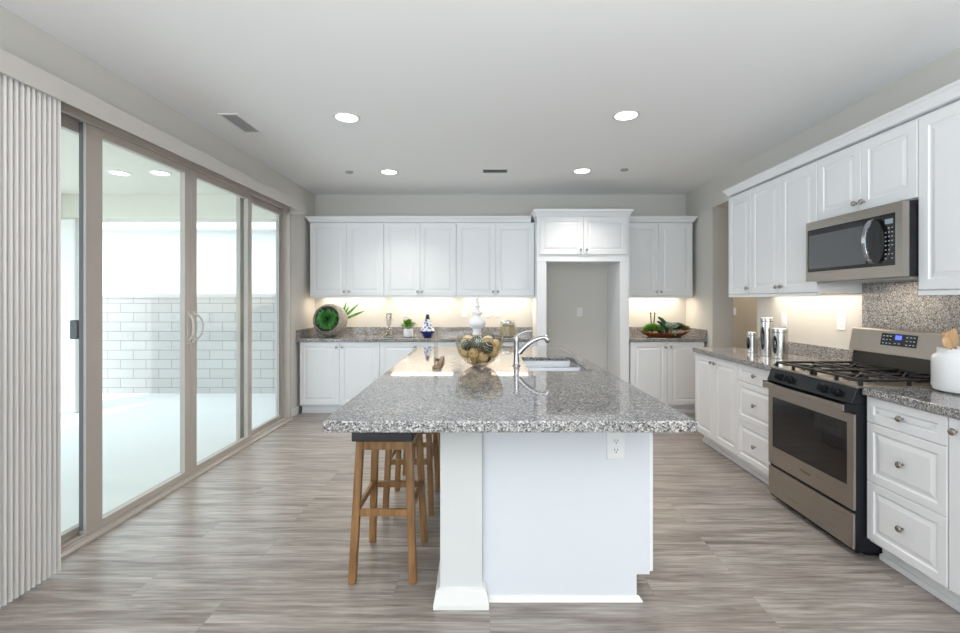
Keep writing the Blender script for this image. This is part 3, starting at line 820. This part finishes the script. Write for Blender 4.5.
# under-cabinet lighting
UC = (1, .86, .68)
def under(loc, sx_, rz=0, e=7):
    add_light('under_cabinet_light', 'AREA', loc, (0, 0, rz), e, UC, shape='RECTANGLE', size=sx_, size_y=.28)
for x, ww, e in ((-1.805, .80, 3.9), (-.885, .80, 4.4), (.07, .85, 4.4)): under((x, BW - .16, 1.42), ww, e=e)
under((2.12, BW - .16, 1.42), .75, e=4.6)
under((RW - .16, 3.75, 1.42), 1.0, R(90), e=4.6)
under((RW - .2, 2.85, 1.485), .3, R(90), e=1.2)

# ------------------------------------------------------------------ things on the island
# glass bowl with decorative balls
bcx, bcy = -.075, 3.27
bo = thing('glass_bowl', 'clear glass bowl of decorative balls on the island', 'bowl', (bcx, bcy, CT1))
op = []; ip = []
for i in range(15):
    a = R(16 + 79 * i / 14)
    op.append((.168 * math.sin(a), .188 - .188 * math.cos(a)))
o0 = op[0][1]
op = [(r, .002 + (z - o0)) for r, z in op]
ip = [(r - .004, z + .004) for r, z in op]
MB().lathe(op + [(op[-1][0] - .002, op[-1][1] + .003)] + ip[::-1], seg=40).build('bowl', 'bowlglass', bo, smooth=True)
zr = op[-1][1] + .004
ring = [(.1655 * math.cos(2 * math.pi * i / 40), .1655 * math.sin(2 * math.pi * i / 40), zr) for i in range(41)]
MB().tube(ring, .0028, 6).build('rim', 'nickel', bo, smooth=True)
BL = [  # x, y, z (above counter), r, kind, where
    (-.0165, -.1157, .1769, .0429, 'g', 'top front centre'), (.0566, -.0938, .1367, .0427, 'g', 'front, right of centre'),
    (-.0866, -.0826, .1538, .0373, 'g', 'front left near the rim'), (-.0384, -.0906, .0978, .0361, 'c', 'low front, left of centre'),
    (.025, -.0579, .0675, .0406, 'c', 'front, lowest'), (.0587, -.0181, .1742, .0404, 'c', 'top of heap, right of centre'),
    (-.0121, -.0279, .1343, .0406, 'c', 'middle of the heap'), (-.0796, -.0073, .1765, .041, 'c', 'top of heap, left of centre'),
    (.0921, -.0277, .1013, .0396, 'c', 'low at the right side'), (-.0857, -.0279, .096, .0416, 'c', 'low at the left side'),
    (-.0264, .0011, .0485, .0393, 'c', 'bottom centre, against the base'), (.1138, .0312, .1474, .0375, 'c', 'far right at the rim'),
    (.0484, .0155, .0552, .0366, 'g', 'bottom, right of centre'), (.0146, .0468, .1455, .0388, 'g', 'rear centre of the heap'),
    (-.0984, .0674, .156, .038, 'g', 'rear left at the rim'), (-.0726, .0499, .0865, .0373, 'c', 'rear left, low'),
    (.073, .0917, .1828, .043, 'g', 'rear right, highest'), (.0708, .0695, .1, .0363, 'c', 'rear right, low'),
    (-.0002, .0719, .0723, .0392, 'c', 'rear centre, low'), (-.0348, .107, .1345, .0392, 'c', 'rear, left of centre')]
names = {'c': 'cream woven decorative ball in the glass bowl, ', 'g': 'dark green striped decorative ball in the glass bowl, '}
for x, y, z, r, k, wv in BL:
    rot = Matrix.Rotation(random.uniform(0, 6), 4, 'X') @ Matrix.Rotation(random.uniform(0, 6), 4, 'Z')
    o = MB().sphere((0, 0, 0), r, 20, 14).build('decorative_ball', 'cream' if k == 'c' else 'greenball', smooth=True)
    o.matrix_world = Matrix.Translation((bcx + x, bcy + y, CT1 + z)) @ rot
    tag(o, names[k] + wv, 'ball', 'decorative balls in the glass bowl')

# wooden sign holder with a clear panel
st = thing('sign_holder', 'clear acrylic panel standing in a wooden base on the island', 'holder', (-.372, 3.36, CT1), R(2))
MB().box(-.026, .026, -.22, -.17, .001, .016).box(.004, .03, -.17, .22, .001, .030).box(-.026, .004, .17, .22, .001, .016).build('wooden_base', 'standWood', st, bevel=.002)
MB().box(-.020, -.014, -.17, .17, .002, .165).box(-.014, .004, -.17, .17, .001, .008).build('clear_panel', 'clear', st)

# white finial
fn = tag(MB().lathe([(.055, 0), (.058, .008), (.056, .06), (.050, .075), (.055, .085), (.055, .10), (.043, .11), (.038, .175), (.042, .192), (.062, .205), (.076, .225), (.080, .245), (.076, .265), (.060, .285), (.038, .296), (.032, .303), (.031, .322), (.046, .328), (.052, .337), (.050, .348), (.034, .356), (.024, .362), (.022, .396), (.030, .400), (.031, .408), (.020, .416), (.018, .44), (.014, .46), (.017, .465), (.016, .472), (.011, .478), (.006, .50), (.002, .508)], seg=28).build('finial', 'matteWhite', loc=(-.122, 4.36, CT1 + .0005), smooth=True), 'tall white turned decorative finial behind the glass bowl', 'ornament')

# ------------------------------------------------------------------ things on the back worktop
# round tilted planter
pl = thing('planter', 'grey stone ball planter with spiky green leaves', 'planter', (-2.01, 5.86, CT1))
ax = Vector((-.10, -.97, .16)).normalized()
q = ax.to_track_quat('Z', 'Y').to_matrix().to_4x4()
Rr = .208; oc = R(54)
pr = []
for i in range(17):
    a = math.pi - (math.pi - oc) * i / 16
    pr.append((Rr * math.sin(a), Rr * math.cos(a)))
ri = Rr - .022
for i in range(17):
    a = oc + R(2) + (math.pi - oc - R(2)) * i / 16
    pr.append((ri * math.sin(a), ri * math.cos(a)))
MB().lathe(pr, (0, 0, Rr - .0), 36, q, True, True).build('shell', 'terrazzo', pl, smooth=True)
cen = Vector((0, 0, Rr))
MB().sphere(cen - ax * .01 - Vector((0, 0, .05)), .135, 18, 10, (1, 1, .75)).build('soil', 'moss', pl, smooth=True)
lv = MB()
for i in range(130):
    th = random.uniform(0, 2 * math.pi); ph = random.uniform(.1, 1.5)
    u = q @ Vector((math.sin(ph) * math.cos(th), math.sin(ph) * math.sin(th), math.cos(ph)))
    base = cen + ax * .075 + u * .01
    lv.leaf(base, u, random.uniform(.11, .155) * (.8 if ph < .8 else 1.0), random.uniform(.028, .042), random.uniform(0, .2), up=tuple(ax))
lv.build('leaves', 'leaf', pl)
lv = MB()
for dx, dz, L in ((.25, .97, .27), (.62, .62, .33), (.86, .36, .33), (.45, .85, .22)):
    lv.leaf(cen + Vector((.10, .10, -.01)), (dx, .10, dz), L, .034, .08, up=(0, -1, 0))
lv.build('leaves', 'leaf', pl)

# glass candlestick
cs = thing('candle_holder', 'clear glass candlestick on back worktop left of the small plant', 'candle holder', (-1.243, 5.72, CT1))
MB().lathe([(.066, .001), (.068, .012), (.056, .035), (.036, .055), (.020, .068), (.020, .078), (.040, .09), (.044, .105), (.036, .12), (.018, .13), (.018, .15), (.030, .17), (.030, .188), (.022, .205), (.050, .215), (.050, .222), (.034, .225), (.034, .30), (.031, .30), (.031, .23), (.005, .228)], seg=24).build('stem', 'crystal', cs, smooth=True)
MB().lathe([(.024, .066), (.030, .073), (.024, .080)], seg=16).build('collar', 'nickel', cs, smooth=True)

# small potted plant
pp = thing('potted_plant', 'small leafy green plant in a white pot', 'plant', (-1.018, 5.80, CT1))
MB().lathe([(.045, .001), (.058, .01), (.062, .05), (.058, .095), (.054, .1), (.050, .095), (.05, .07), (.005, .07)], seg=24).build('pot', 'ceramic', pp, smooth=True)
lv = MB()
for i in range(190):
    th = random.uniform(0, 2 * math.pi); ph = random.uniform(0, 1.35)
    u = Vector((math.sin(ph) * math.cos(th), math.sin(ph) * math.sin(th), math.cos(ph) * .9))
    rr = random.uniform(.04, .105)
    lv.leaf(Vector((0, 0, .105)) + u * rr, u + Vector((random.uniform(-.5, .5), random.uniform(-.5, .5), .2)), .035, .022, .6, n=3)
lv.build('foliage', 'leafLight', pp)
lv = MB()
for i in range(12):
    th = i / 12 * 6.28
    lv.tube([(0, 0, .07), (.03 * math.cos(th), .03 * math.sin(th), .13), (.055 * math.cos(th), .055 * math.sin(th), .17)], .002, 5)
lv.build('stems', 'leaf', pp)

# blue and white vase
vz = thing('vase', 'blue and white pear-shaped porcelain vase with dark neck', 'vase', (-.770, 5.74, CT1))
MB().lathe([(.040, .001), (.048, .006), (.070, .045), (.092, .072), (.094, .080)], seg=24, cap1=False).build('base', 'cobalt', vz, smooth=True)
MB().lathe([(.094, .080), (.086, .095), (.066, .14), (.044, .19), (.029, .226)], seg=24, cap0=False, cap1=False).build('body', 'bluewhite', vz, smooth=True)
MB().lathe([(.029, .226), (.026, .235), (.022, .262), (.020, .28), (.012, .287), (.002, .288)], seg=24, cap0=False).build('neck', 'inkblue', vz, smooth=True)

# glass jar
jr = thing('jar', 'square-shouldered glass jar of pale dry food with metal lid', 'jar', (.222, 5.84, CT1))
MB().lathe([(.092, .001), (.098, .008), (.098, .155), (.088, .172), (.085, .172), (.094, .152), (.094, .012), (.004, .010)], seg=28).build('body', 'clear', jr, smooth=True)
MB().lathe([(.090, .013), (.0925, .016), (.0925, .140), (.07, .150), (.03, .146)], seg=24).build('contents', 'pasta', jr, smooth=True)
MB().lathe([(.090, .173), (.090, .196), (.084, .202), (.015, .203), (.013, .216), (.004, .22)], seg=24).build('lid', 'cansteel', jr, smooth=True)

# wooden boat tray with succulents (right back worktop)
tx_, ty_ = 2.185, 5.83
tr = MB()
lo = []; NB = 24
def boat(hl, hwid, z, lift):
    pts = []
    for i in range(NB):
        a = 2 * math.pi * i / NB
        cx_ = math.cos(a); sy_ = math.sin(a)
        xx = hl * (abs(cx_) ** .9) * (1 if cx_ > 0 else -1)
        pts.append((xx, hwid * sy_ * (1 - .25 * abs(cx_)), z + lift * abs(xx / hl) ** 4))
    return pts
tr.loft([boat(.20, .075, .001, .0), boat(.25, .10, .014, .01), boat(.335, .125, .050, .035), boat(.335, .122, .055, .035), boat(.24, .092, .022, .01), boat(.18, .065, .014, 0)])
tag(tr.build('wooden_tray', 'trayWood', loc=(tx_, ty_, CT1), smooth=True), 'long boat-shaped dark wooden tray holding succulents', 'tray')
def rosette(name, label, m, x, y, z, n, L, W, spread=1.2, tilt=0.0):
    t = tag(thing(name, label, 'succulent', (x, y, z), 0, 'succulents in the wooden tray'))
    lv = MB()
    for i in range(n):
        th = i * 2.399; ph = .15 + spread * (i / n)
        u = Vector((math.sin(ph) * math.cos(th) + tilt, math.sin(ph) * math.sin(th), math.cos(ph) + .1))
        lv.leaf((0, 0, .0), u, L * (.6 + .4 * i / n), W, -.1, thick=.5)
    lv.build('leaves', m, t)
    hs_ = max(.012, z - (CT1 + .026))
    MB().tube([(0, 0, -hs_), (0, 0, -hs_ * .5), (0, 0, .004)], [.016, .013, .016], 8).build('stem', 'leafOlive', t, smooth=True)
    return t
z0 = CT1 + .042
s1 = rosette('succulent', 'bright green bushy succulent with two tall stalks, left in tray', 'leafLight', tx_ - .15, ty_, z0 + .035, 110, .145, .030, 1.45)
for dx in (-.015, .022):
    MB().tube([(dx * .3, 0, .0), (dx, 0, .12), (dx * 1.4, 0, .215)], [.009, .008, .008], 7).sphere((dx * 1.4, 0, .218), .013, 8, 6).build('stalk', 'leafOlive', s1, smooth=True)
for k in range(14):
    pass
s2 = thing('succulent', 'dark green snaking succulent arms rising mid tray', 'succulent', (tx_ - .02, ty_, z0), 0, 'succulents in the wooden tray')
MB().tube([(.05, 0, 0), (.055, 0, .06), (.03, 0, .13), (-.01, 0, .175), (-.055, 0, .205)], [.022, .026, .025, .021, .012], 9).build('arm', 'leafDark', s2, smooth=True)
MB().tube([(-.02, -.03, 0), (-.03, -.03, .05), (-.01, -.03, .10), (-.035, -.03, .135), (-.075, -.03, .15)], [.020, .027, .025, .021, .011], 9).build('arm', 'leafDark', s2, smooth=True)
MB().tube([(0, .03, 0), (-.05, .02, .03), (-.075, .02, .055)], [.014, .016, .008], 9).build('arm', 'leafDark', s2, smooth=True)
rosette('succulent', 'pale grey-green rosette succulent at front of tray', 'leafGrey', tx_ + .065, ty_ - .06, z0 + .070, 30, .115, .055, 1.3)
rosette('succulent', 'small pale rosette succulent hanging over tray front', 'leafGrey', tx_ + .09, ty_ - .125, z0 + .005, 18, .055, .036, 1.3)
rosette('succulent', 'dark green rosette succulent right of the pale one', 'leafDark', tx_ + .165, ty_ + .01, z0 + .055, 44, .135, .042, 1.5)
rosette('succulent', 'olive brown succulent at right end of tray', 'leafOlive', tx_ + .245, ty_ - .02, z0 + .045, 28, .095, .036, 1.35)
rosette('succulent', 'trailing bright green sprig at far left end of tray', 'leafLight', tx_ - .25, ty_ - .01, z0 + .020, 22, .065, .024, 1.5)
rosette('succulent', 'medium green succulent between the dark arms and rosette', 'leaf', tx_ + .05, ty_ + .03, z0 + .055, 40, .145, .040, 1.4)

# ------------------------------------------------------------------ steel canisters
def canister(label, x, y, r, h):
    t = thing('canister', label, 'canister', (x, y, CT1), 0, 'steel canisters by the range')
    MB().lathe([(r - .002, .001), (r, .003), (r, h - .034), (r - .003, h - .031)], seg=32).build('body', 'cansteel', t, smooth=True)
    MB().lathe([(r - .004, h - .031), (r + .001, h - .029), (r + .001, h - .003), (r - .003, h), (.01, h)], seg=32).build('lid', 'cansteel', t, smooth=True)
    # oval window on the side facing the room
    wv = MB(); n = 20; lo = []
    ctr = math.pi + .35
    for off in (.0006, .0016):
        lp = []
        for i in range(n):
            a = 2 * math.pi * i / n
            an = ctr + .34 * math.cos(a); zz = h * .46 + h * .30 * math.sin(a)
            lp.append(((r + off) * math.cos(an), (r + off) * math.sin(an), zz))
        lo.append(lp)
    wv.loft(lo).build('window', 'blackglass', t)
canister('small steel canister, shortest of the three near the range', 2.31, 4.10, .046, .182)
canister('tallest steel canister, in the middle of the three', 2.30, 3.86, .0505, .318)
canister('medium-height steel canister, nearest the range', 2.30, 3.69, .056, .238)

# ------------------------------------------------------------------ white crock with wooden utensils
cr = thing('crock', 'white ceramic crock holding wooden utensils beside the range', 'crock', (2.375, 2.325, CT1))
MB().lathe([(.100, .001), (.118, .010), (.125, .03), (.125, .165), (.120, .182), (.106, .192), (.104, .197), (.104, .222), (.098, .222), (.096, .195), (.112, .178), (.115, .03), (.004, .014)], seg=40).build('body', 'ceramic', cr, smooth=True)
def spoon(label, bx, by, dx, dy, rotz, L, hw_, hl, kind):
    t = thing('wooden_spoon' if kind != 'spatula' else 'wooden_spatula', label, 'utensil', (2.375 + bx, 2.325 + by, CT1 + .020), 0, 'wooden utensils in the crock')
    dr = Vector((dx, dy, 1)).normalized()
    MB().tube([dr * .0, dr * (L - hl * .9)], [.005, .006], 8).build('handle', 'paleWood', t, smooth=True)
    s_ = Vector((math.cos(rotz), math.sin(rotz), 0)); s_ = (s_ - dr * s_.dot(dr)).normalized(); nrm = dr.cross(s_)
    if kind == 'spatula':
        lo = []
        for u, wv in ((0, .010), (.25, hw_ * .8), (.9, hw_), (1.0, hw_ * .9)):
            p = dr * (L - hl + hl * u)
            lo.append([p - s_ * wv - nrm * .004, p + s_ * wv - nrm * .004, p + s_ * wv + nrm * .004, p - s_ * wv + nrm * .004])
        MB().loft(lo).build('blade', 'paleWood', t, bevel=.002)
    else:
        mm = Matrix((s_, nrm, dr)).transposed().to_4x4()
        MB().sphere(dr * (L - hl * .5), 1, 16, 10, (hw_, .010, hl * .55), mm).build('spoon_head', 'paleWood', t, smooth=True)
spoon('round wooden spoon leaning far left over the crock rim', .070, -.01, -.82, -.10, .2, .335, .030, .062, 'spoon')
spoon('broad wooden spatula leaning left, in front in the crock', .055, .03, -.46, -.10, .1, .318, .036, .085, 'spatula')
spoon('wooden spatula standing nearly upright in the crock', .0, .05, -.10, .05, .3, .285, .034, .085, 'spatula')
spoon('oval wooden spoon leaning right in the crock', -.02, -.03, .30, .0, -.2, .32, .028, .08, 'spoon')

# ------------------------------------------------------------------ outdoors: covered patio, block wall, neighbour
struct('ground', MB().box(-14, XL - .15, -6, 7.3, -.2, -.09).box(-14, 6, 7.3, 16, -.3, -.1), 'concrete', 'pale concrete patio slab outside the glass doors', 'ground')
gw = thing('wall_garden', 'white painted concrete block garden wall beyond the patio', 'wall', (0, 7.3, 0), kind='structure')
MB().box(-14, 3, 0, .2, -.09, 1.41).build('blocks', 'block', gw)
MB().box(-14, 3, -.02, .22, 1.41, 1.48).build('wall_cap', 'cap', gw, bevel=.004)
pc = thing('patio_cover', 'solid pale stucco patio roof with front beam and pillar', 'patio cover', (0, 0, 0), kind='structure')
MB().box(-6.0, XL - .15, -1.5, 6.3, 2.75, 2.95).build('roof', 'stucco', pc)
MB().box(-6.0, XL - .15, 6.05, 6.3, 2.43, 2.75).box(-6.0, -5.7, -1.5, 6.05, 2.43, 2.75).build('beam', 'stucco', pc)
MB().box(-6.0, -5.35, 6.0, 6.3, -.089, 2.43).build('pillar', 'pstucco', pc, bevel=.02)
for x, lb in ((-4.0, 'round patio ceiling light farther from the glass'), (-3.56, 'round patio ceiling light closer to the glass')):
    t = thing('patio_light', lb, 'light', (x, 5.02, 2.75), 0, 'patio ceiling lights')
    MB().lathe([(.105, -.0005), (.105, -.006), (.085, -.008), (.085, -.0005)], seg=28).build('trim_ring', 'lamptrim', t, smooth=True)
    MB().lathe([(.084, -.001), (.084, -.004), (.02, -.005)], seg=28).build('lens', 'lamp', t)
hs = thing('house', 'white neighbouring house behind the block wall', 'house', (0, 9.6, 0))
MB().box(-16, 5, 0, 4, -.1, 3.0).build('wall', 'house', hs)
MB().box(-16.3, 5.3, -.30, -.26, 2.80, 2.93).build('fascia', 'fascia', hs)
MB().box(-16.3, 5.3, -.26, 0, 2.80, 2.83).build('soffit', 'fascia', hs)
MB().loft([[(x, -.30, 2.935), (x, 4.0, 4.4), (x, 4.0, 4.3), (x, -.26, 2.935)] for x in (-16.3, 5.3)]).build('roof', 'roof', hs)
